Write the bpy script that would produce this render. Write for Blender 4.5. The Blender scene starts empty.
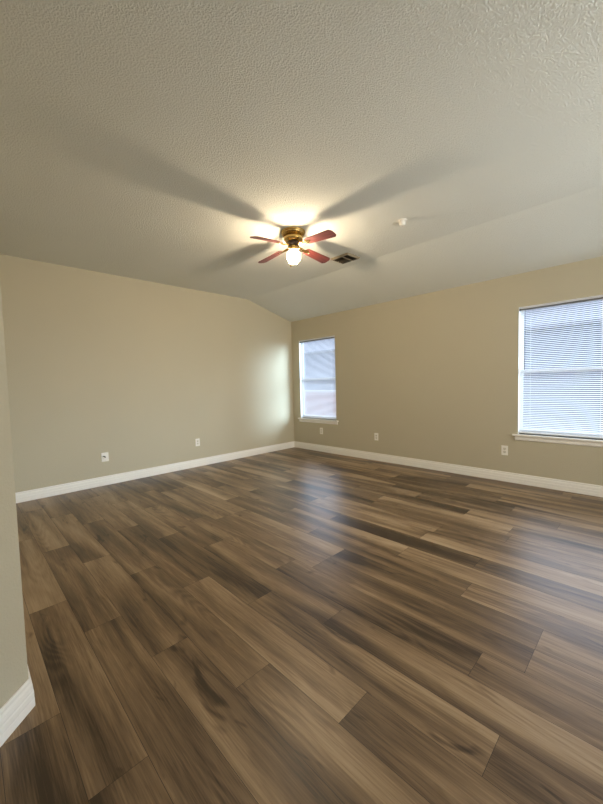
import bpy, bmesh, math, random
from mathutils import Vector, Matrix

S = bpy.context.scene
COL = S.collection
PI = math.pi

# ------------------------------------------------------------------ camera
F_PX = 348.04
PITCH, ROLL, YAW = -0.0530, -0.0262, -0.7943
CAM = Vector((4.9753, -4.6604, 1.2477))


def make_camera():
    fw = Vector((math.sin(YAW), math.cos(YAW), 0))
    rt = Vector((math.cos(YAW), -math.sin(YAW), 0))
    up = Vector((0, 0, 1))
    f2 = fw * math.cos(PITCH) + up * math.sin(PITCH)
    u2 = up * math.cos(PITCH) - fw * math.sin(PITCH)
    r3 = rt * math.cos(ROLL) + u2 * math.sin(ROLL)
    u3 = u2 * math.cos(ROLL) - rt * math.sin(ROLL)
    cd = bpy.data.cameras.new('camera')
    cd.sensor_fit = 'VERTICAL'
    cd.sensor_height = 24.0
    cd.lens = F_PX / 804 * 24.0
    cd.clip_start = 0.02
    co = bpy.data.objects.new('camera', cd)
    COL.objects.link(co)
    m = Matrix((r3, u3, -f2)).transposed().to_4x4()
    m.translation = CAM
    co.matrix_world = m
    S.camera = co


make_camera()

# ------------------------------------------------------------------ world, lights, exposure
W = bpy.data.worlds.new('overcast_sky')
S.world = W
W.use_nodes = True
bg = W.node_tree.nodes['Background']
bg.inputs[0].default_value = (0.70, 0.81, 1.0, 1)
bg.inputs[1].default_value = 4.6

S.view_settings.view_transform = 'Standard'
S.view_settings.look = 'None'
S.view_settings.gamma = 1
S.view_settings.use_curve_mapping = False
S.view_settings.exposure = 0.30

S.cycles.max_bounces = 10
S.cycles.diffuse_bounces = 6
S.cycles.transparent_max_bounces = 12
S.cycles.sample_clamp_indirect = 6.0


def area(name, loc, target, sx, sy, power, col, portal=False):
    d = bpy.data.lights.new(name, 'AREA')
    d.shape = 'RECTANGLE'
    d.size, d.size_y = sx, sy
    d.energy = power
    d.color = col
    if portal:
        d.cycles.is_portal = True
    o = bpy.data.objects.new(name, d)
    COL.objects.link(o)
    o.location = loc
    o.rotation_euler = (Vector(target) - Vector(loc)).to_track_quat('-Z', 'Y').to_euler()
    return o


# unseen fill light added in the space behind the camera
area('adjoining_fill_light', (5.2, -6.9, 2.71), (5.2, -6.9, 0), 1.2, 0.6, 24, (1.0, 0.90, 0.72))
# fill light added outside an invented opening in the right wall
side = area('side_fill_light', (7.26, -2.0, 1.35), (0.0, -1.7, 1.55), 2.4, 1.9, 58, (1.0, 0.94, 0.82))
side.data.spread = math.radians(105)
# low sun behind thin cloud, off to the right outside the window wall
sd = bpy.data.lights.new('hazy_sun', 'SUN')
sd.energy = 10.0
sd.angle = math.radians(38)
sd.color = (0.60, 0.81, 1.0)
so = bpy.data.objects.new('hazy_sun', sd)
COL.objects.link(so)
so.rotation_euler = Vector((-0.83, -0.55, -0.17)).to_track_quat('-Z', 'Y').to_euler()
BULB_STRENGTH = 1150.0

for px, pw in ((0.647, 0.88), (4.585, 1.46)):
    area('window_portal', (px, 0.089, 1.325), (px, -1, 1.325), pw, 1.46, 1, (1, 1, 1), portal=True)

# ------------------------------------------------------------------ room numbers
LOW, HIGH, YC = 2.44, 2.724, -1.018           # ceiling at the window wall, flat part, where the slope starts
XR = 7.2                                      # right wall
JX, JY = 3.268, -4.528                        # outside corner of the front wall
HX, HY = 3.75, -8.0                           # hall
W1 = (0.2046, 1.0887)
W2 = (3.8505, 5.3205)
WB, WT = 0.589, 2.060

# ------------------------------------------------------------------ materials


def new_mat(name):
    m = bpy.data.materials.new(name)
    m.use_nodes = True
    nt = m.node_tree
    return m, nt, nt.nodes, nt.links, nt.nodes['Principled BSDF']


def simple(name, col, rough=0.5, metal=0.0, bump=0, bscale=60, bdist=0.002, spec=0.5, trans=0):
    m, nt, N, L, b = new_mat(name)
    b.inputs['Base Color'].default_value = (*col, 1)
    b.inputs['Roughness'].default_value = rough
    b.inputs['Metallic'].default_value = metal
    b.inputs['Specular IOR Level'].default_value = spec
    tc = N.new('ShaderNodeTexCoord')
    nz = N.new('ShaderNodeTexNoise')
    nz.inputs['Scale'].default_value = bscale
    nz.inputs['Detail'].default_value = 3
    L.new(tc.outputs['Object'], nz.inputs['Vector'])
    # faint mottling keeps the surface from looking like flat plastic
    mx = N.new('ShaderNodeMix')
    mx.data_type = 'RGBA'
    mx.inputs['A'].default_value = (*[c * 0.95 for c in col], 1)
    mx.inputs['B'].default_value = (*[min(1, c * 1.05) for c in col], 1)
    L.new(nz.outputs['Fac'], mx.inputs['Factor'])
    L.new(mx.outputs['Result'], b.inputs['Base Color'])
    if bump:
        bp = N.new('ShaderNodeBump')
        bp.inputs['Strength'].default_value = bump
        bp.inputs['Distance'].default_value = bdist
        L.new(nz.outputs['Fac'], bp.inputs['Height'])
        L.new(bp.outputs['Normal'], b.inputs['Normal'])
    return m


def knockdown(name, col, scale, strength, dist, rough=0.85):
    """paint over a sprayed drywall texture: soft flattened splatters"""
    m, nt, N, L, b = new_mat(name)
    b.inputs['Roughness'].default_value = rough
    b.inputs['Specular IOR Level'].default_value = 0.25
    tc = N.new('ShaderNodeTexCoord')
    n1 = N.new('ShaderNodeTexNoise')
    n1.inputs['Scale'].default_value = scale
    n1.inputs['Detail'].default_value = 2.5
    n1.inputs['Roughness'].default_value = 0.55
    L.new(tc.outputs['Object'], n1.inputs['Vector'])
    r = N.new('ShaderNodeValToRGB')
    r.color_ramp.elements[0].position = 0.40
    r.color_ramp.elements[1].position = 0.62
    L.new(n1.outputs['Fac'], r.inputs['Fac'])
    n2 = N.new('ShaderNodeTexNoise')
    n2.inputs['Scale'].default_value = 1.3
    n2.inputs['Detail'].default_value = 2
    L.new(tc.outputs['Object'], n2.inputs['Vector'])
    mx = N.new('ShaderNodeMix')
    mx.data_type = 'RGBA'
    mx.inputs['A'].default_value = (*[c * 0.97 for c in col], 1)
    mx.inputs['B'].default_value = (*[c * 1.03 for c in col], 1)
    L.new(n2.outputs['Fac'], mx.inputs['Factor'])
    L.new(mx.outputs['Result'], b.inputs['Base Color'])
    bp = N.new('ShaderNodeBump')
    bp.inputs['Strength'].default_value = strength
    bp.inputs['Distance'].default_value = dist
    L.new(r.outputs['Color'], bp.inputs['Height'])
    L.new(bp.outputs['Normal'], b.inputs['Normal'])
    return m


M = {}
M['ceiling'] = knockdown('ceiling_texture_paint', (0.78, 0.785, 0.715), 122, 0.7, 0.004)
M['wall'] = knockdown('tan_wall_paint', (0.54, 0.488, 0.36), 130, 0.35, 0.002, 0.6)
M['trim'] = simple('white_trim_paint', (0.90, 0.87, 0.81), 0.35)
M['vinyl'] = simple('white_vinyl', (0.88, 0.89, 0.90), 0.4)
M['plate'] = simple('outlet_plastic', (0.90, 0.87, 0.80), 0.35)
M['socket'] = simple('outlet_face_plastic', (0.72, 0.68, 0.58), 0.35)
M['dark'] = simple('dark_slot', (0.015, 0.013, 0.012), 0.6)
M['black_rubber'] = simple('black_rubber', (0.012, 0.012, 0.013), 0.5)
M['steel'] = simple('steel', (0.6, 0.6, 0.6), 0.3, 1.0)
M['brass'] = simple('antique_brass', (0.58, 0.40, 0.14), 0.24, 1.0, bscale=25)
M['bronze'] = simple('dark_bronze', (0.05, 0.035, 0.025), 0.35, 0.8)
M['vent'] = simple('vent_enamel', (0.34, 0.28, 0.19), 0.5)
M['vent_dark'] = simple('vent_louver', (0.07, 0.055, 0.036), 0.5)
M['detector'] = simple('detector_plastic', (0.82, 0.80, 0.74), 0.45)
M['grass'] = simple('pale_gravel', (0.10, 0.098, 0.105), 0.9, bump=0.6, bscale=30, bdist=0.03)
M['cap'] = simple('limestone_cap', (0.24, 0.22, 0.21), 0.8, bump=0.3)


def blade_mat():
    m, nt, N, L, b = new_mat('mahogany_blade')
    tc = N.new('ShaderNodeTexCoord')
    mp = N.new('ShaderNodeMapping')
    mp.inputs['Scale'].default_value = (5, 90, 20)
    L.new(tc.outputs['Object'], mp.inputs['Vector'])
    nz = N.new('ShaderNodeTexNoise')
    nz.inputs['Scale'].default_value = 1
    nz.inputs['Detail'].default_value = 4
    L.new(mp.outputs['Vector'], nz.inputs['Vector'])
    r = N.new('ShaderNodeValToRGB')
    r.color_ramp.elements[0].position = 0.3
    r.color_ramp.elements[0].color = (0.075, 0.016, 0.014, 1)
    r.color_ramp.elements[1].position = 0.7
    r.color_ramp.elements[1].color = (0.21, 0.048, 0.040, 1)
    L.new(nz.outputs['Fac'], r.inputs['Fac'])
    L.new(r.outputs['Color'], b.inputs['Base Color'])
    b.inputs['Roughness'].default_value = 0.4
    return m


def floor_mat():
    m, nt, N, L, b = new_mat('vinyl_plank_wood')
    at = N.new('ShaderNodeAttribute')
    at.attribute_name = 'plank'
    tc = N.new('ShaderNodeTexCoord')
    off = N.new('ShaderNodeVectorMath')
    off.operation = 'MULTIPLY_ADD'
    off.inputs[1].default_value = (37.0, 23.0, 11.0)
    L.new(at.outputs['Vector'], off.inputs[0])
    L.new(tc.outputs['Object'], off.inputs[2])

    def noise(sx, sy, detail=3, rough=0.55, dist=0.0):
        mp = N.new('ShaderNodeMapping')
        mp.inputs['Scale'].default_value = (sx, sy, 1)
        L.new(off.outputs['Vector'], mp.inputs['Vector'])
        n = N.new('ShaderNodeTexNoise')
        n.inputs['Scale'].default_value = 1
        n.inputs['Detail'].default_value = detail
        n.inputs['Roughness'].default_value = rough
        n.inputs['Distortion'].default_value = dist
        L.new(mp.outputs['Vector'], n.inputs['Vector'])
        return n.outputs['Fac']

    def math_(op, a, b_, c=None):
        n = N.new('ShaderNodeMath')
        n.operation = op
        for i, v in enumerate((a, b_, c)):
            if v is None:
                continue
            if isinstance(v, (int, float)):
                n.inputs[i].default_value = v
            else:
                L.new(v, n.inputs[i])
        return n.outputs[0]

    band = noise(0.8, 7.5, 2, 0.45, 0.5)          # broad heartwood bands along the plank
    streak = noise(1.8, 42.0, 4, 0.6, 0.4)       # medium streaks
    fine = noise(7.0, 190.0, 3, 0.6)             # pores
    blot = noise(4.0, 14.0, 2, 0.5, 0.8)         # knots
    # cathedral figure: contour lines of a stretched field
    field = noise(1.1, 6.0, 1, 0.4, 0.3)
    cath = math_('SINE', math_('MULTIPLY', field, 95.0), 0)
    cmask = N.new('ShaderNodeMapRange')
    cmask.inputs['From Min'].default_value = 0.52
    cmask.inputs['From Max'].default_value = 0.68
    L.new(noise(1.3, 5.0, 1), cmask.inputs['Value'])
    cath = math_('MULTIPLY', math_('MULTIPLY', cath, cmask.outputs[0]), 0.07)
    sx = N.new('ShaderNodeSeparateXYZ')
    L.new(at.outputs['Vector'], sx.inputs[0])
    v = math_('MULTIPLY_ADD', math_('SUBTRACT', band, 0.5), 1.55, 0.44)
    v = math_('MULTIPLY_ADD', math_('SUBTRACT', streak, 0.5), 0.50, v)
    v = math_('MULTIPLY_ADD', math_('SUBTRACT', fine, 0.5), 0.60, v)
    v = math_('ADD', v, cath)
    v = math_('MULTIPLY_ADD', math_('SUBTRACT', sx.outputs[2], 0.5), 0.38, v)
    kn = N.new('ShaderNodeMapRange')
    kn.inputs['From Min'].default_value = 0.64
    kn.inputs['From Max'].default_value = 0.78
    L.new(blot, kn.inputs['Value'])
    v = math_('MULTIPLY_ADD', kn.outputs[0], -0.34, v)
    r = N.new('ShaderNodeValToRGB')
    e = r.color_ramp.elements
    e[0].position = 0.05
    e[0].color = (0.042, 0.025, 0.013, 1)
    e[1].position = 0.95
    e[1].color = (0.41, 0.295, 0.18, 1)
    k = e.new(0.45)
    k.color = (0.185, 0.117, 0.062, 1)
    k = e.new(0.68)
    k.color = (0.30, 0.202, 0.113, 1)
    L.new(v, r.inputs['Fac'])
    L.new(r.outputs['Color'], b.inputs['Base Color'])
    rr = N.new('ShaderNodeMapRange')
    rr.inputs['To Min'].default_value = 0.30
    rr.inputs['To Max'].default_value = 0.44
    L.new(streak, rr.inputs['Value'])
    L.new(rr.outputs[0], b.inputs['Roughness'])
    b.inputs['Specular IOR Level'].default_value = 0.42
    bp = N.new('ShaderNodeBump')
    bp.inputs['Strength'].default_value = 0.10
    bp.inputs['Distance'].default_value = 0.001
    L.new(fine, bp.inputs['Height'])
    L.new(bp.outputs['Normal'], b.inputs['Normal'])
    return m


def glass_mat():
    m = bpy.data.materials.new('window_glass')
    m.use_nodes = True
    N, L = m.node_tree.nodes, m.node_tree.links
    N.clear()
    o = N.new('ShaderNodeOutputMaterial')
    mix = N.new('ShaderNodeMixShader')
    t = N.new('ShaderNodeBsdfTransparent')
    t.inputs[0].default_value = (0.93, 0.95, 0.96, 1)
    g = N.new('ShaderNodeBsdfGlossy')
    g.inputs['Roughness'].default_value = 0.02
    fr = N.new('ShaderNodeFresnel')
    fr.inputs[0].default_value = 1.45
    # the pane reflects at its outer faces only, so no false total reflection inside it
    geo = N.new('ShaderNodeNewGeometry')
    mu = N.new('ShaderNodeMath')
    mu.operation = 'MULTIPLY_ADD'
    L.new(fr.outputs[0], mu.inputs[0])
    inv = N.new('ShaderNodeMath')
    inv.operation = 'SUBTRACT'
    inv.inputs[0].default_value = 1.0
    L.new(geo.outputs['Backfacing'], inv.inputs[1])
    L.new(inv.outputs[0], mu.inputs[1])
    mu.inputs[2].default_value = 0.0
    L.new(mu.outputs[0], mix.inputs[0])
    L.new(t.outputs[0], mix.inputs[1])
    L.new(g.outputs[0], mix.inputs[2])
    L.new(mix.outputs[0], o.inputs[0])
    return m


def slat_mat():
    """thin painted aluminium/vinyl that lets a little daylight glow through"""
    m = bpy.data.materials.new('blind_slat')
    m.use_nodes = True
    N, L = m.node_tree.nodes, m.node_tree.links
    b = N['Principled BSDF']
    b.inputs['Base Color'].default_value = (0.84, 0.85, 0.87, 1)
    b.inputs['Roughness'].default_value = 0.4
    o = [n for n in N if n.type == 'OUTPUT_MATERIAL'][0]
    mix = N.new('ShaderNodeMixShader')
    mix.inputs[0].default_value = 0.24
    t = N.new('ShaderNodeBsdfTranslucent')
    t.inputs[0].default_value = (0.85, 0.87, 0.90, 1)
    L.new(b.outputs[0], mix.inputs[1])
    L.new(t.outputs[0], mix.inputs[2])
    L.new(mix.outputs[0], o.inputs[0])
    return m


def globe_mat():
    m = bpy.data.materials.new('frosted_globe_glass')
    m.use_nodes = True
    N, L = m.node_tree.nodes, m.node_tree.links
    b = N['Principled BSDF']
    N.remove(b)
    o = [n for n in N if n.type == 'OUTPUT_MATERIAL'][0]
    mix = N.new('ShaderNodeMixShader')
    mix.inputs[0].default_value = 0.16
    t = N.new('ShaderNodeBsdfTransparent')
    d = N.new('ShaderNodeBsdfTranslucent')
    d.inputs[0].default_value = (0.95, 0.92, 0.86, 1)
    L.new(t.outputs[0], mix.inputs[1])
    L.new(d.outputs[0], mix.inputs[2])
    L.new(mix.outputs[0], o.inputs[0])
    return m


def emit_mat(name, col, s):
    m = bpy.data.materials.new(name)
    m.use_nodes = True
    N, L = m.node_tree.nodes, m.node_tree.links
    N.remove(N['Principled BSDF'])
    o = [n for n in N if n.type == 'OUTPUT_MATERIAL'][0]
    e = N.new('ShaderNodeEmission')
    e.inputs[0].default_value = (*col, 1)
    e.inputs[1].default_value = s
    L.new(e.outputs[0], o.inputs[0])
    return m


def brick_mat():
    m, nt, N, L, b = new_mat('red_brick')
    tc = N.new('ShaderNodeTexCoord')
    sp = N.new('ShaderNodeSeparateXYZ')
    cb = N.new('ShaderNodeCombineXYZ')
    L.new(tc.outputs['Object'], sp.inputs[0])
    L.new(sp.outputs[0], cb.inputs[0])
    L.new(sp.outputs[2], cb.inputs[1])
    br = N.new('ShaderNodeTexBrick')
    br.inputs['Color1'].default_value = (0.13, 0.030, 0.026, 1)
    br.inputs['Color2'].default_value = (0.18, 0.050, 0.042, 1)
    br.inputs['Mortar'].default_value = (0.17, 0.11, 0.105, 1)
    br.inputs['Scale'].default_value = 1.0
    br.inputs['Brick Width'].default_value = 0.21
    br.inputs['Row Height'].default_value = 0.075
    br.inputs['Mortar Size'].default_value = 0.008
    L.new(cb.outputs[0], br.inputs['Vector'])
    L.new(br.outputs['Color'], b.inputs['Base Color'])
    b.inputs['Roughness'].default_value = 0.9
    return m


M['blade'] = blade_mat()
M['floor'] = floor_mat()
M['glass'] = glass_mat()
M['slat'] = slat_mat()
M['globe'] = globe_mat()
M['bulb'] = emit_mat('bulb_glow', (1.0, 0.80, 0.56), BULB_STRENGTH)
M['rail'] = simple('grey_headrail_steel', (0.16, 0.155, 0.15), 0.45)
M['brick'] = brick_mat()
M['siding'] = simple('blue_grey_siding', (0.10, 0.113, 0.145), 0.8)
M['shingle'] = simple('grey_shingle', (0.10, 0.10, 0.115), 0.9, bump=0.4)

# ------------------------------------------------------------------ helpers


def link(name, bm, mat, parent=None, loc=None, smooth=False, angle=0.6):
    bmesh.ops.recalc_face_normals(bm, faces=bm.faces)
    me = bpy.data.meshes.new(name)
    bm.to_mesh(me)
    bm.free()
    if smooth:
        for p in me.polygons:
            p.use_smooth = True
        me.set_sharp_from_angle(angle=angle)
    if mat:
        me.materials.append(mat)
    o = bpy.data.objects.new(name, me)
    COL.objects.link(o)
    if parent:
        o.parent = parent
    if loc:
        o.location = loc
    return o


def tag(o, label, cat, group=None):
    o['label'] = label
    o['category'] = cat
    if group:
        o['group'] = group
    return o


def empty(name, loc, rot=(0, 0, 0)):
    o = bpy.data.objects.new(name, None)
    COL.objects.link(o)
    o.empty_display_size = 0.1
    o.location = loc
    o.rotation_euler = rot
    return o


def structure(o):
    o['kind'] = 'structure'
    return o


def box(bm, x0, x1, y0, y1, z0, z1, bevel=0.0, mat=None):
    vs = [bm.verts.new((x, y, z)) for x in (x0, x1) for y in (y0, y1) for z in (z0, z1)]
    f = [(0, 1, 3, 2), (4, 6, 7, 5), (0, 4, 5, 1), (2, 3, 7, 6), (0, 2, 6, 4), (1, 5, 7, 3)]
    fs = [bm.faces.new([vs[i] for i in q]) for q in f]
    if mat is not None:
        bmesh.ops.transform(bm, matrix=mat, verts=vs)
    if bevel:
        bmesh.ops.recalc_face_normals(bm, faces=fs)
        es = list({e for q in fs for e in q.edges})
        bmesh.ops.bevel(bm, geom=es, offset=bevel, segments=2, affect='EDGES', profile=0.6)
    return vs


def prism(bm, pts, a0, a1, axis):
    """extrude the 2D outline pts along an axis ('x','y','z') from a0 to a1"""
    def P(u, v, a):
        return {'x': (a, u, v), 'y': (u, a, v), 'z': (u, v, a)}[axis]
    A = [bm.verts.new(P(u, v, a0)) for u, v in pts]
    B = [bm.verts.new(P(u, v, a1)) for u, v in pts]
    n = len(pts)
    bm.faces.new(A)
    bm.faces.new(B)
    for i in range(n):
        bm.faces.new((A[i], A[(i + 1) % n], B[(i + 1) % n], B[i]))


def lathe(bm, prof, n=40, center=(0, 0, 0), cap=True, mat=None):
    rings = []
    allv = []
    for r, z in prof:
        if r < 1e-6:
            v = [bm.verts.new((center[0], center[1], center[2] + z))]
        else:
            v = [bm.verts.new((center[0] + r * math.cos(2 * PI * i / n), center[1] + r * math.sin(2 * PI * i / n), center[2] + z)) for i in range(n)]
        rings.append(v)
        allv += v
    for a, b in zip(rings, rings[1:]):
        for i in range(n):
            j = (i + 1) % n
            if len(a) == 1 and len(b) == 1:
                continue
            if len(a) == 1:
                bm.faces.new((a[0], b[i], b[j]))
            elif len(b) == 1:
                bm.faces.new((a[i], a[j], b[0]))
            else:
                bm.faces.new((a[i], a[j], b[j], b[i]))
    if cap:
        for r in (rings[0], rings[-1]):
            if len(r) > 2:
                bm.faces.new(r)
    if mat is not None:
        bmesh.ops.transform(bm, matrix=mat, verts=allv)
    return allv


def tube(bm, pts, r, n=10):
    pts = [Vector(p) for p in pts]
    rings = []
    for i, p in enumerate(pts):
        t = (pts[min(i + 1, len(pts) - 1)] - pts[max(i - 1, 0)]).normalized()
        a = t.orthogonal().normalized()
        if rings:
            # keep the frame steady along the path
            a = (prev - t * prev.dot(t)).normalized()
        prev = a
        b = t.cross(a)
        rr = r[i] if isinstance(r, (list, tuple)) else r
        rings.append([bm.verts.new(p + a * rr * math.cos(2 * PI * k / n) + b * rr * math.sin(2 * PI * k / n)) for k in range(n)])
    for A, B in zip(rings, rings[1:]):
        for k in range(n):
            bm.faces.new((A[k], A[(k + 1) % n], B[(k + 1) % n], B[k]))
    bm.faces.new(rings[0])
    bm.faces.new(rings[-1])


# ------------------------------------------------------------------ room shell
T = 0.09


def build_floor():
    rnd = random.Random(11)
    bm = bmesh.new()
    lay = bm.loops.layers.float_color.new('plank')
    w, ln, gap = 0.1785, 1.245, 0.0007
    known = {0: 4.62 - 1.245, 1: 3.372 + 0.42, 2: 3.372, 3: 4.185, 4: 3.787, 6: 1.696, 7: 3.792, 8: 3.385,
             -1: 4.61, -2: 4.61, -3: 4.21, -4: 3.70, -5: 4.15}
    # row k spans y = -3.2-w*(k-1) .. -3.2-w*k
    known.update({1: 3.79, 0: 3.20, 5: 3.363, -7: 2.474, -6: 3.686, -9: 4.165, -8: 2.95})
    # planks paler or darker than neighbours; nearest ones have foreground shade in their tone
    tones = {(3, 2.96): 0.80, (2, 3.38): 0.62, (4, 3.80): 0.66, (7, 2.55): 0.40, (1, 2.55): 0.30, (5, 3.37): 0.30, (0, 3.21): 0.42, (-2, 4.62): 0.30,
             (7, 3.79): 0.02, (8, 3.385): 0.0, (9, 3.0): 0.1, (9, 3.5): 0.1, (6, 2.94): 0.35, (3, 4.185): 0.35, (2, 4.62): 0.2, (1, 3.79): 0.45, (4, 3.787): 0.5, (6, 4.19): 0.35}
    k = -17
    while True:
        y1 = -3.2 - w * (k - 1)
        y0 = y1 - w
        if y1 < HY:
            break
        a, b = max(y0, HY), min(y1, 0.0)
        if b - a > 0.004:
            x = known.get(k, rnd.uniform(0, ln))
            x -= math.ceil(x / ln) * ln
            while x < XR:
                p, q = max(x, 0.0), min(x + ln, XR)
                if q - p > 0.01:
                    vs = [bm.verts.new(c) for c in ((p + gap, a + gap, 0), (q - gap, a + gap, 0), (q - gap, b - gap, 0), (p + gap, b - gap, 0))]
                    f = bm.faces.new(vs)
                    t3 = rnd.random()
                    for (kr, xr), tv in tones.items():
                        if kr == k and abs(x - xr) < 0.05:
                            t3 = tv
                    c = (rnd.random(), rnd.random(), t3, 1)
                    for l in f.loops:
                        l[lay] = c
                x += ln
        k += 1
    # the dark joint under the planks
    vs = [bm.verts.new(c) for c in ((-T, HY - T, -0.0015), (XR + T, HY - T, -0.0015), (XR + T, T, -0.0015), (-T, T, -0.0015))]
    f = bm.faces.new(vs)
    f.material_index = 1
    o = link('floor', bm, M['floor'])
    o.data.materials.append(M['dark'])
    return structure(o)


build_floor()


def build_ceiling():
    bm = bmesh.new()
    pts = [(HY - T, HIGH), (YC, HIGH), (T, LOW - (HIGH - LOW) / -YC * T), (T, HIGH + 0.3), (HY - T, HIGH + 0.3)]
    prism(bm, pts, -T, XR + T, 'x')
    structure(link('ceiling', bm, M['ceiling']))


build_ceiling()


def wall_box(name, x0, x1, y0, y1, top=HIGH + 0.15):
    bm = bmesh.new()
    box(bm, x0, x1, y0, y1, -0.05, top)
    return structure(link(name, bm, M['wall']))


def wall_with_opening(name, at, u0, u1, h0, h1, z0, z1):
    us, zs = [u0, h0, h1, u1], [-0.05, z0, z1, HIGH + 0.15]
    bm = bmesh.new()
    V = {(i, j, k): bm.verts.new(at(us[i], w, zs[j])) for i in range(4) for j in range(4) for k, w in enumerate((0, T))}
    for i in range(3):
        for j in range(3):
            if (i, j) == (1, 1):
                c = [(1, 1), (2, 1), (2, 2), (1, 2)]
                for a, b in zip(c, c[1:] + c[:1]):
                    bm.faces.new((V[(*a, 0)], V[(*b, 0)], V[(*b, 1)], V[(*a, 1)]))
            else:
                for k in (0, 1):
                    bm.faces.new((V[i, j, k], V[i + 1, j, k], V[i + 1, j + 1, k], V[i, j + 1, k]))
    structure(link(name, bm, M['wall']))


def plain_window(name, at, h0, h1, z0, z1):
    e = structure(empty(name, at(h0, 0, z0)))
    inv = Matrix.Translation(-e.location)
    f = 0.05

    def bar(bm, a, b, c, d, w0, w1):
        p, q = at(a, w0, c), at(b, w1, d)
        box(bm, min(p[0], q[0]), max(p[0], q[0]), min(p[1], q[1]), max(p[1], q[1]), c, d)
    bm = bmesh.new()
    m = (h0 + h1) / 2
    g = 0.0008
    bar(bm, h0 + g, h0 + f, z0 + g, z1 - g, 0.012, 0.04)
    bar(bm, h1 - f, h1 - g, z0 + g, z1 - g, 0.012, 0.04)
    bar(bm, m - f / 2, m + f / 2, z0 + f, z1 - f, 0.012, 0.04)
    bar(bm, h0 + f, h1 - f, z0 + g, z0 + f, 0.012, 0.04)
    bar(bm, h0 + f, h1 - f, z1 - f, z1 - g, 0.012, 0.04)
    bmesh.ops.transform(bm, matrix=inv, verts=bm.verts)
    link('window_frame', bm, M['vinyl'], e)
    for a, b in ((h0 + f, m - f / 2), (m + f / 2, h1 - f)):
        bm = bmesh.new()
        bar(bm, a, b, z0 + f, z1 - f, 0.024, 0.028)
        bmesh.ops.transform(bm, matrix=inv, verts=bm.verts)
        link('glass_pane', bm, M['glass'], e)


def build_walls():
    wall_box('wall_left', -T, 0, JY, T)
    wall_with_opening('wall_right', lambda u, w, z: (XR + w, u, z), HY - T, T, -3.2, -0.8, 0.4, 2.3)
    # window wall: a grid of cells with the two openings left out
    bm = bmesh.new()
    xs = [0, W1[0], W1[1], W2[0], W2[1], XR]
    zs = [-0.05, WB, WT, HIGH]
    V = {}
    for i, x in enumerate(xs):
        for j, z in enumerate(zs):
            for k, y in enumerate((0, T)):
                V[i, j, k] = bm.verts.new((x, y, z))
    hole = {(1, 1), (3, 1)}
    for i in range(5):
        for j in range(3):
            if (i, j) in hole:
                c = [(i, j), (i + 1, j), (i + 1, j + 1), (i, j + 1)]
                for a, b in zip(c, c[1:] + c[:1]):
                    bm.faces.new((V[(*a, 0)], V[(*b, 0)], V[(*b, 1)], V[(*a, 1)]))
            else:
                for k in (0, 1):
                    bm.faces.new((V[i, j, k], V[i + 1, j, k], V[i + 1, j + 1, k], V[i, j + 1, k]))
    structure(link('wall_back', bm, M['wall']))
    # front wall with its angled end that turns into the hall
    bm = bmesh.new()
    d = HX - JX
    prism(bm, [(-T, JY), (JX, JY), (HX, JY - d), (HX, HY), (HX - T, HY), (HX - T, JY - d - 0.05), (JX - 0.05, JY - T), (-T, JY - T)], -0.05, HIGH + 0.15, 'z')
    structure(link('wall_front', bm, M['wall']))
    wall_box('wall_hall', HX - T, XR + T, HY - T, HY)


build_walls()

BB = 0.117
BPROF = [(0, 0), (0.0145, 0), (0.0150, 0.003), (0.0150, 0.030), (0.0135, 0.033), (0.0135, 0.036), (0.0142, 0.039), (0.0142, 0.058),
         (0.0120, 0.063), (0.0120, 0.067), (0.0126, 0.070), (0.0112, 0.088), (0.0072, 0.098), (0.0072, 0.101), (0.0080, 0.104),
         (0.0076, 0.112), (0.0055, 0.1165), (0.003, BB), (0, BB)]


def baseboards():
    d = HX - JX
    path = [(XR, HY), (XR, 0), (0, 0), (0, JY), (JX, JY), (HX, JY - d), (HX, HY)]
    names = ['right', 'back', 'left', 'front', 'angled', 'hall']
    P = [Vector(p) for p in path]
    seg = [(P[i + 1] - P[i]).normalized() for i in range(len(P) - 1)]
    nrm = [Vector((-s.y, s.x)) for s in seg]      # left of travel: into the room

    def off(i, dist):
        if i == 0:
            return P[0] + nrm[0] * dist
        if i == len(P) - 1:
            return P[-1] + nrm[-1] * dist
        a, b = nrm[i - 1], nrm[i]
        m = (a + b).normalized()
        return P[i] + m * (dist / max(0.2, m.dot(a)))
    for i, n in enumerate(names):
        bm = bmesh.new()
        A = [bm.verts.new((*off(i, t), z)) for t, z in BPROF]
        B = [bm.verts.new((*off(i + 1, t), z)) for t, z in BPROF]
        k = len(A)
        for j in range(k):
            bm.faces.new((A[j], A[(j + 1) % k], B[(j + 1) % k], B[j]))
        bm.faces.new(A)
        bm.faces.new(B)
        structure(link('baseboard_' + n, bm, M['trim']))


baseboards()

# ------------------------------------------------------------------ windows


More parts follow.
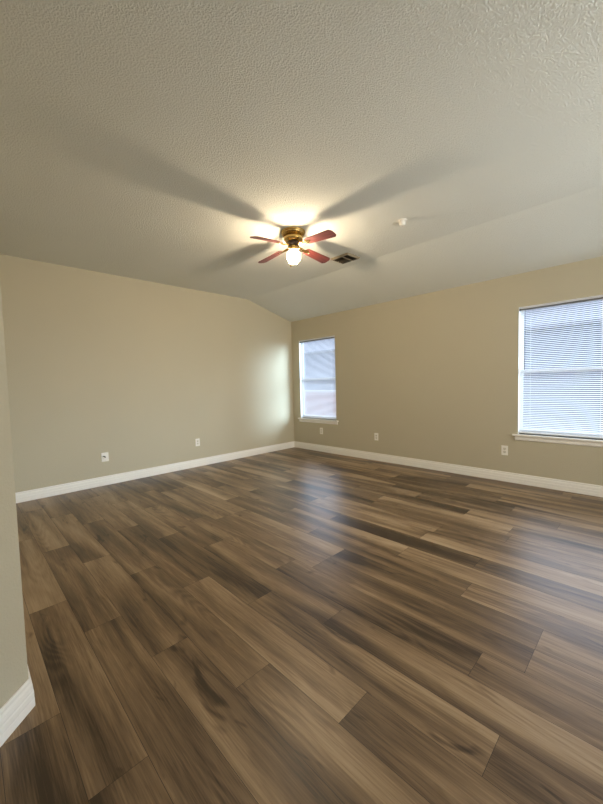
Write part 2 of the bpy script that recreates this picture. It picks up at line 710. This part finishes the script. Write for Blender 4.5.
def build_window(name, x0, x1):
    w = x1 - x0
    e = structure(empty(name, (x0, 0, WB)))
    h = WT - WB
    e_ = 0.0006
    # white painted returns lining the opening
    bm = bmesh.new()
    t = 0.004
    box(bm, e_, t, 0.0, T - e_, 0.0, h - e_)
    box(bm, w - t, w - e_, 0.0, T - e_, 0.0, h - e_)
    box(bm, e_, w - e_, 0.0, T - e_, h - t, h - e_)
    link('jamb_lining', bm, M['vinyl'], e)
    # vinyl frame
    bm = bmesh.new()
    a, y0, y1 = 0.018, 0.056, T - 0.002
    box(bm, t, a, y0, y1, 0.0, h - t, 0.003)
    box(bm, w - a, w - t, y0, y1, 0.0, h - t, 0.003)
    box(bm, a, w - a, y0, y1, h - a, h - t, 0.003)
    box(bm, a, w - a, y0, y1, 0.002, a, 0.003)
    link('window_frame', bm, M['vinyl'], e)
    # two single hung sashes meeting half way up
    mid = h * 0.5
    for nm, z0, z1, yy in (('upper_sash', mid - 0.018, h - a, 0.073), ('lower_sash', a, mid + 0.018, 0.060)):
        bm = bmesh.new()
        s = 0.018
        s2 = 0.042 if nm == 'lower_sash' else 0.022
        ya, yb = yy, yy + 0.012
        box(bm, a, a + s, ya, yb, z0, z1, 0.002)
        box(bm, w - a - s, w - a, ya, yb, z0, z1, 0.002)
        box(bm, a + s, w - a - s, ya, yb, z0, z0 + s2, 0.002)
        box(bm, a + s, w - a - s, ya, yb, z1 - (0.03 if nm == 'lower_sash' else s), z1, 0.002)
        so = link(nm, bm, M['vinyl'], e)
        bm = bmesh.new()
        box(bm, a + s, w - a - s, yy + 0.004, yy + 0.007, z0 + s2, z1 - s)
        link('glass_pane', bm, M['glass'], so)
    # stool with rounded nose, and its apron
    bm = bmesh.new()
    ov = 0.050
    n0 = -0.038
    prism(bm, [(0.056, -0.022), (0.056, 0.0), (n0 + 0.006, 0.0), (n0 + 0.001, -0.004), (n0, -0.011), (n0 + 0.001, -0.018), (n0 + 0.006, -0.022)], e_, w - e_, 'x')
    for xa, xb in ((-ov, e_), (w - e_, w + ov)):
        prism(bm, [(-0.0005, -0.022), (-0.0005, 0.0), (n0 + 0.006, 0.0), (n0 + 0.001, -0.004), (n0, -0.011), (n0 + 0.001, -0.018), (n0 + 0.006, -0.022)], xa, xb, 'x')
    link('window_sill', bm, M['trim'], e)
    bm = bmesh.new()
    prism(bm, [(-0.0005, -0.022), (-0.016, -0.022), (-0.016, -0.062), (-0.010, -0.072), (-0.0005, -0.075)], -ov + 0.022, w + ov - 0.022, 'x')
    link('apron', bm, M['trim'], e)
    return e


build_window('window_1', *W1)
build_window('window_2', *W2)
plain_window('added_window', lambda u, w, z: (XR + w, u, z), -3.2, -0.8, 0.4, 2.3)  # added window around the side fill light, out of view


def build_blind(x0, x1, label):
    w = x1 - x0
    h = WT - WB
    e = empty('window_blind', (x0, 0.030, WB))
    tag(e, label, 'blind', 'mini blinds on the window wall')
    g = 0.008
    top = h - 0.022
    # U-shaped headrail with end brackets
    bm = bmesh.new()
    box(bm, g, w - g, -0.013, 0.013, top - 0.012, top, 0.002)
    link('headrail', bm, M['rail'], e)
    bm = bmesh.new()
    box(bm, 0.006, w - 0.006, -0.020, -0.018, top + 0.001, h - 0.005)
    link('valance', bm, M['slat'], e)
    for xx in (0.0045, w - 0.0045 - 0.008):
        bm = bmesh.new()
        box(bm, xx, xx + 0.008, -0.017, 0.016, top - 0.020, h - 0.0042, 0.001)
        link('end_bracket', bm, M['bronze'], e)
    # curved slats in one mesh
    bm = bmesh.new()
    pitch, sw, tilt = 0.0205, 0.0250, math.radians(26)
    z = top - 0.020
    zb = 0.030
    ct, st = math.cos(tilt), math.sin(tilt)
    m = 5
    while z > zb + 0.012:
        prev = None
        for i in range(m):
            u = -0.5 + i / (m - 1)
            crown = 0.0016 * (1 - 4 * u * u)
            y = u * sw * ct - crown * st
            zz = z + u * sw * st + crown * ct      # room edge low, window edge high
            a = bm.verts.new((g + 0.002, y, zz))
            b = bm.verts.new((w - g - 0.002, y, zz))
            if prev:
                bm.faces.new((prev[0], prev[1], b, a))
            prev = (a, b)
        z -= pitch
    link('slats', bm, M['slat'], e, smooth=True)
    bm = bmesh.new()
    box(bm, g + 0.001, w - g - 0.001, -0.012, 0.012, zb - 0.017, zb - 0.004, 0.003)
    link('bottom_rail', bm, M['vinyl'], e)
    # ladder cords, front and rear of the slats
    n = 2 if w < 1 else 3
    for k in range(n):
        xx = 0.115 + (w - 0.23) * k / (n - 1)
        bm = bmesh.new()
        for yy in (-0.0135, 0.0135):
            tube(bm, [(xx, yy, zb - 0.008), (xx, yy, top - 0.02)], 0.0009, 6)
        link('ladder_cord', bm, M['vinyl'], e)
    # tilt wand on its hook
    bm = bmesh.new()
    wx = 0.062
    tube(bm, [(wx, -0.011, top - 0.022), (wx, -0.020, top - 0.028), (wx, -0.0215, top - 0.05), (wx, -0.0215, top - 0.70)], [0.0022, 0.0022, 0.0033, 0.0033], 6)
    link('tilt_wand', bm, M['dark'], e)
    return e


build_blind(*W1, 'narrow white mini blind in the window next to the room corner, reddish view behind it')
build_blind(*W2, 'wide white mini blind in the big window near the right edge, far from the corner')

# ------------------------------------------------------------------ ceiling fan


def build_fan(cx, cy, phase):
    e = empty('ceiling_fan', (cx, cy, HIGH))
    tag(e, 'brass ceiling fan with four mahogany blades and one lit round glass globe', 'ceiling fan')
    # flush mount canopy with a stepped lip
    bm = bmesh.new()
    lathe(bm, [(0.0, 0), (0.114, 0), (0.119, -0.004), (0.120, -0.012), (0.117, -0.018), (0.113, -0.021), (0.113, -0.026), (0.109, -0.033), (0.099, -0.040), (0.088, -0.044), (0.0, -0.044)], 56)
    link('canopy', bm, M['brass'], e, smooth=True)
    # motor housing, narrower than the canopy
    bm = bmesh.new()
    lathe(bm, [(0.0, -0.0442), (0.080, -0.0442), (0.084, -0.048), (0.090, -0.054), (0.094, -0.062), (0.094, -0.076), (0.090, -0.086), (0.080, -0.094), (0.068, -0.099), (0.060, -0.102), (0.0, -0.102)], 56)
    link('motor_housing', bm, M['brass'], e, smooth=True)
    bm = bmesh.new()
    lathe(bm, [(0.0, -0.1022), (0.052, -0.1022), (0.056, -0.106), (0.056, -0.132), (0.050, -0.136), (0.0, -0.136)], 48)
    link('flywheel', bm, M['bronze'], e, smooth=True)
    bm = bmesh.new()
    lathe(bm, [(0.0, -0.1362), (0.036, -0.1362), (0.040, -0.140), (0.041, -0.150), (0.040, -0.154), (0.044, -0.157), (0.049, -0.161), (0.050, -0.174), (0.046, -0.178), (0.0, -0.178)], 48)
    link('light_fitter', bm, M['brass'], e, smooth=True)
    for k in range(3):
        a = 0.4 + 2 * PI * k / 3
        bm = bmesh.new()
        lathe(bm, [(0.0, -0.004), (0.0025, -0.004), (0.0025, 0.008), (0.006, 0.009), (0.007, 0.013), (0.005, 0.016), (0.0, 0.017)], 14,
              mat=Matrix.Translation((0.046 * math.cos(a), 0.046 * math.sin(a), -0.168)) @ Matrix.Rotation(a, 4, 'Z') @ Matrix.Rotation(PI / 2, 4, 'Y'))
        link('thumb_screw', bm, M['brass'], e, smooth=True)
    # glass globe: a thin shell, closed below, neck above
    bm = bmesh.new()
    zc, rg = -0.243, 0.070
    prof = [(0.043, -0.166), (0.043, -0.184)]
    for i in range(15):
        t = math.radians(52) - math.radians(142) * i / 14
        prof.append((max(0.0, rg * math.cos(t)), zc + rg * math.sin(t)))
    prof[-1] = (0.0, zc - rg)
    lathe(bm, prof, 48, cap=False)
    link('light_globe', bm, M['globe'], e, smooth=True, angle=3)
    # bulb
    bm = bmesh.new()
    lathe(bm, [(0.0, -0.1782), (0.013, -0.1782), (0.013, -0.192), (0.0, -0.192)], 16)
    link('bulb_socket', bm, M['steel'], e)
    bm = bmesh.new()
    prof = [(0.0, -0.1922), (0.010, -0.1922), (0.0105, -0.214)]
    for i in range(1, 8):
        t = math.radians(60) - math.radians(150) * i / 7
        prof.append((max(0.0, 0.026 * math.cos(t)), -0.240 + 0.026 * math.sin(t)))
    prof[-1] = (0.0, -0.266)
    lathe(bm, prof, 14)
    link('light_bulb', bm, M['bulb'], e, smooth=True)
    # pull chain: beads and a little pull
    bm = bmesh.new()
    px, py = 0.041 * math.cos(-1.17), 0.041 * math.sin(-1.17)
    ox, oy = 0.078 * math.cos(-1.17), 0.078 * math.sin(-1.17)
    tube(bm, [(px, py, -0.145), (ox * 0.9, oy * 0.9, -0.152), (ox, oy, -0.166), (ox, oy, -0.336)], 0.0013, 6)
    z = -0.172
    while z > -0.332:
        lathe(bm, [(0.0, 0.0024), (0.0024, 0), (0.0, -0.0024)], 6, (ox, oy, z))
        z -= 0.008
    lathe(bm, [(0.0, 0.0), (0.003, -0.003), (0.006, -0.014), (0.007, -0.022), (0.004, -0.028), (0.0, -0.029)], 12, (ox, oy, -0.334))
    link('pull_chain', bm, M['brass'], e, smooth=True)
    # blades
    zb = -0.128
    droop = math.radians(4.5)
    pitch = math.radians(13)
    for k in range(4):
        az = phase + k * PI / 2
        sag = droop + (math.radians(2.2) if k == 3 else 0)     # one blade hangs a little lower
        mt = Matrix.Rotation(az, 4, 'Z') @ Matrix.Translation((0, 0, zb)) @ Matrix.Rotation(sag, 4, 'Y') @ Matrix.Rotation(-pitch, 4, 'X')
        r0, r1, w0, w1, th = 0.165, 0.510, 0.044, 0.058, 0.006
        c = 0.026
        out = [(r0, -w0 + 0.012), (r0 + 0.012, -w0), (r1 - c, -w1), (r1 - 0.006, -w1 + c * 0.75), (r1, -w1 + c * 1.4), (r1, w1 - c * 1.4), (r1 - 0.006, w1 - c * 0.75), (r1 - c, w1), (r0 + 0.012, w0), (r0, w0 - 0.012)]
        bm = bmesh.new()
        prism(bm, out, -th / 2, th / 2, 'z')
        es = [q for q in bm.edges if abs(q.verts[0].co.z - q.verts[1].co.z) < 1e-6]
        bmesh.ops.bevel(bm, geom=es, offset=0.0012, segments=1, affect='EDGES')
        b = link('blade', bm, M['blade'], e)
        b.matrix_local = mt
        # cast bracket: arm from the flywheel, a three-lobed plate under the blade with screws
        bm = bmesh.new()
        zt = -th / 2 - 0.0002
        pts = []
        n = 36
        for i in range(n):
            t = 2 * PI * i / n
            rr = 0.021 + 0.008 * math.cos(3 * t)
            pts.append((0.190 + rr * math.cos(t) * 1.15, rr * math.sin(t) * 1.15))
        prism(bm, pts, zt - 0.004, zt, 'z')
        for s in (-1, 1):
            tube(bm, [(0.060, s * 0.008, -0.002), (0.085, s * 0.015, -0.006), (0.110, s * 0.019, -0.010), (0.135, s * 0.015, -0.010), (0.160, s * 0.008, -0.006)], [0.006, 0.0055, 0.005, 0.005, 0.0045], 8)
        tube(bm, [(0.056, 0, 0.0), (0.085, 0, -0.006), (0.120, 0, -0.010), (0.160, 0, -0.0062)], [0.009, 0.008, 0.006, 0.006], 8)
        for sx_, sy_ in ((0.217, 0.0), (0.180, 0.017), (0.180, -0.017)):
            lathe(bm, [(0.0, -0.0025), (0.003, -0.002), (0.0042, 0.0), (0.0, 0.0)], 10, (sx_, sy_, zt - 0.004))
        br = link('blade_bracket', bm, M['brass'], e, smooth=True)
        br.matrix_local = mt
    return e


build_fan(2.474, -2.257, math.radians(1.0))

# ------------------------------------------------------------------ vent, detector


def build_vent(cx, cy):
    e = empty('ceiling_vent', (cx, cy, HIGH))
    tag(e, 'small rectangular ceiling air vent with dark louvers beside the fan', 'air vent')
    a, b = 0.132, 0.118
    ia, ib = 0.110, 0.096
    bm = bmesh.new()
    zo, zi = -0.006, -0.020
    ring = [[(-a, -b, -0.0005), (a, -b, -0.0005), (a, b, -0.0005), (-a, b, -0.0005)],
            [(-a, -b, zo), (a, -b, zo), (a, b, zo), (-a, b, zo)],
            [(-ia - 0.006, -ib - 0.006, zi), (ia + 0.006, -ib - 0.006, zi), (ia + 0.006, ib + 0.006, zi), (-ia - 0.006, ib + 0.006, zi)],
            [(-ia, -ib, zi), (ia, -ib, zi), (ia, ib, zi), (-ia, ib, zi)],
            [(-ia, -ib, -0.001), (ia, -ib, -0.001), (ia, ib, -0.001), (-ia, ib, -0.001)]]
    R = [[bm.verts.new(p) for p in r] for r in ring]
    for A, B in zip(R, R[1:]):
        for i in range(4):
            bm.faces.new((A[i], A[(i + 1) % 4], B[(i + 1) % 4], B[i]))
    link('frame', bm, M['vent'], e)
    bm = bmesh.new()
    box(bm, -ia, ia, -ib, ib, -0.0012, -0.0004)
    link('duct_opening', bm, M['dark'], e)
    bm = bmesh.new()
    box(bm, 0.030, 0.036, -ib, ib, -0.024, -0.002)
    link('divider', bm, M['vent'], e)

    def louver(x0, x1, y0, y1, along, lean):
        bm = bmesh.new()
        if along == 'x':
            prism(bm, [(y0, -0.004), (y0 + 0.0012, -0.004), (y0 + lean * 0.6 + 0.0012, -0.018), (y0 + lean + 0.0012, -0.026), (y0 + lean, -0.026), (y0 + lean * 0.6, -0.018)], x0, x1, 'x')
        else:
            prism(bm, [(x0, -0.004), (x0 + 0.0012, -0.004), (x0 + lean * 0.6 + 0.0012, -0.018), (x0 + lean + 0.0012, -0.026), (x0 + lean, -0.026), (x0 + lean * 0.6, -0.018)], y0, y1, 'y')
        link('louver', bm, M['vent_dark'], e)
    for i in range(6):
        y = -ib + 0.012 + i * 0.0305
        louver(-ia + 0.001, 0.029, y, y, 'x', 0.016 if i > 2 else -0.010)
    for i in range(3):
        louver(0.044 + i * 0.022, 0, -ib + 0.001, ib - 0.001, 'y', 0.016)
    return e


build_vent(2.362, -1.303)


def build_detector(cx, cy):
    e = empty('smoke_detector', (cx, cy, HIGH))
    tag(e, 'small round white smoke detector on the ceiling right of the fan', 'smoke detector')
    bm = bmesh.new()
    lathe(bm, [(0.0, 0), (0.042, 0), (0.042, -0.006), (0.040, -0.010), (0.0, -0.010)], 40)
    link('mounting_plate', bm, M['detector'], e, smooth=True)
    bm = bmesh.new()
    lathe(bm, [(0.0, -0.0102), (0.027, -0.0102), (0.028, -0.018), (0.027, -0.042), (0.023, -0.048), (0.012, -0.050), (0.0, -0.050)], 40)
    h = link('housing', bm, M['detector'], e, smooth=True)
    bm = bmesh.new()
    lathe(bm, [(0.0, -0.0502), (0.008, -0.0502), (0.007, -0.053), (0.0, -0.0535)], 20)
    link('test_button', bm, M['socket'], h, smooth=True)
    return e


build_detector(3.310, -1.660)

# ------------------------------------------------------------------ wall plates (built facing -y, then turned)


def plate_mesh():
    bm = bmesh.new()
    box(bm, -0.0355, 0.0355, -0.0055, -0.0003, -0.0585, 0.0585, 0.0025)
    return bm


def build_outlet(loc, rz, label):
    e = empty('wall_outlet', loc, (0, 0, rz))
    tag(e, label, 'outlet', 'duplex outlets low on the walls')
    link('cover_plate', plate_mesh(), M['plate'], e)
    for s in (-1, 1):
        bm = bmesh.new()
        zc = s * 0.0195
        pts = []
        for i in range(28):
            t = 2 * PI * i / 28
            x = 0.0172 * math.cos(t)
            z = max(-0.0135, min(0.0135, 0.0172 * math.sin(t)))
            pts.append((x, zc + z))
        prism(bm, pts, -0.0068, -0.0054, 'y')
        r = link('receptacle', bm, M['socket'], e)
        bm = bmesh.new()
        box(bm, -0.0075, -0.0055, -0.0071, -0.0066, zc - 0.002, zc + 0.007)
        box(bm, 0.0055, 0.0075, -0.0071, -0.0066, zc - 0.001, zc + 0.006)
        lathe(bm, [(0.0, 0), (0.0024, 0), (0.0024, 0.0004), (0, 0.0004)], 10, mat=Matrix.Translation((0, -0.0067, zc - 0.0075)) @ Matrix.Rotation(PI / 2, 4, 'X'))
        link('slots', bm, M['dark'], r)
    bm = bmesh.new()
    lathe(bm, [(0.0, 0.0), (0.0032, 0.0), (0.0026, 0.0014), (0.0, 0.0018)], 14, mat=Matrix.Translation((0, -0.0054, 0)) @ Matrix.Rotation(PI / 2, 4, 'X'))
    link('screw', bm, M['steel'], e, smooth=True)
    return e


Z0 = 0.378
build_outlet((0.730, 0, Z0), 0, 'white outlet on the back wall under the narrow window')
build_outlet((1.900, 0, Z0), 0, 'white outlet midway along the back wall, between the two windows')
build_outlet((3.713, 0, Z0), 0, 'white outlet on the back wall just left of the big window, below its sill')
build_outlet((0, -2.060, Z0), PI / 2, 'white outlet on the left wall, the one nearer the room corner')


def build_cable_plate(loc, rz):
    e = empty('cable_wall_plate', loc, (0, 0, rz))
    tag(e, 'white wall plate with a black cable stub low on the left wall', 'wall plate')
    bm = bmesh.new()
    box(bm, -0.042, 0.042, -0.0055, -0.0003, -0.0585, 0.0585, 0.0025)
    link('cover_plate', bm, M['plate'], e)
    bm = bmesh.new()
    lathe(bm, [(0, 0), (0.0085, 0), (0.0085, 0.004), (0.0055, 0.0045), (0.0055, 0.012), (0, 0.012)], 6, mat=Matrix.Translation((0, -0.0054, 0)) @ Matrix.Rotation(PI / 2, 4, 'X'))
    link('coaxial_connector', bm, M['steel'], e)
    bm = bmesh.new()
    tube(bm, [(0, -0.016, 0), (-0.003, -0.028, 0.002), (-0.012, -0.042, 0.010), (-0.026, -0.056, 0.020), (-0.038, -0.066, 0.022)], [0.0075, 0.0075, 0.006, 0.006, 0.006], 10)
    link('cable_stub', bm, M['black_rubber'], e, smooth=True)
    for z in (-0.041, 0.041):
        bm = bmesh.new()
        lathe(bm, [(0.0, 0.0), (0.0032, 0.0), (0.0026, 0.0014), (0.0, 0.0018)], 14, mat=Matrix.Translation((0, -0.0054, z)) @ Matrix.Rotation(PI / 2, 4, 'X'))
        link('screw', bm, M['steel'], e, smooth=True)
    return e


build_cable_plate((0, -3.360, 0.366), PI / 2)

# ------------------------------------------------------------------ outdoors, seen through the blinds


def outdoors():
    bm = bmesh.new()
    box(bm, -50, 40, T + 0.01, 40, -0.8, -0.6)
    structure(link('ground', bm, M['grass']))
    e = empty('garden_wall', (-4, 5.0, -0.6))
    tag(e, 'low red brick garden wall outside, seen through the narrow blind', 'garden wall')
    bm = bmesh.new()
    box(bm, -8, 2.0, 0, 0.22, 0, 1.50)
    link('brickwork', bm, M['brick'], e)
    bm = bmesh.new()
    box(bm, -8.03, 2.03, -0.03, 0.25, 1.50, 1.56, 0.008)
    link('coping', bm, M['cap'], e)

    q = empty('neighbour_house', (10.5, 1.8, -0.6))  # unseen house added to keep the sun out of the right-wall opening
    tag(q, 'unseen pale house added beyond the right wall to block the sun', 'house')
    bm = bmesh.new()
    box(bm, 0.03, 7, -14, 0, 0, 4.2)
    z = 0.0
    while z < 4.15:
        prism(bm, [(0.029, z), (0.0, z), (0.02, z + 0.18), (0.029, z + 0.18)], -14, 0, 'y')
        z += 0.18
    link('siding', bm, M['siding'], q)
    bm = bmesh.new()
    prism(bm, [(-0.5, 4.1), (-0.5, 4.22), (3.5, 6.0), (7.5, 4.22), (7.5, 4.1)], -14.4, 0.4, 'y')
    link('roof', bm, M['shingle'], q)
    h = empty('neighbour_house', (-14, 15.0, -0.6))
    tag(h, 'pale blue grey house outside, seen blurred through the blinds', 'house')
    bm = bmesh.new()
    # lap boards: each course leans out a little
    box(bm, -24, 26, 0.03, 6, 0, 4.2)
    z = 0.0
    while z < 4.15:
        prism(bm, [(0.029, z), (0.0, z), (0.02, z + 0.18), (0.029, z + 0.18)], -24, 26, 'x')
        z += 0.18
    link('siding', bm, M['siding'], h)
    bm = bmesh.new()
    prism(bm, [(-0.5, 4.1), (-0.5, 4.22), (3.0, 6.2), (6.5, 4.22), (6.5, 4.1)], -24.4, 26.4, 'x')
    link('roof', bm, M['shingle'], h)


outdoors()
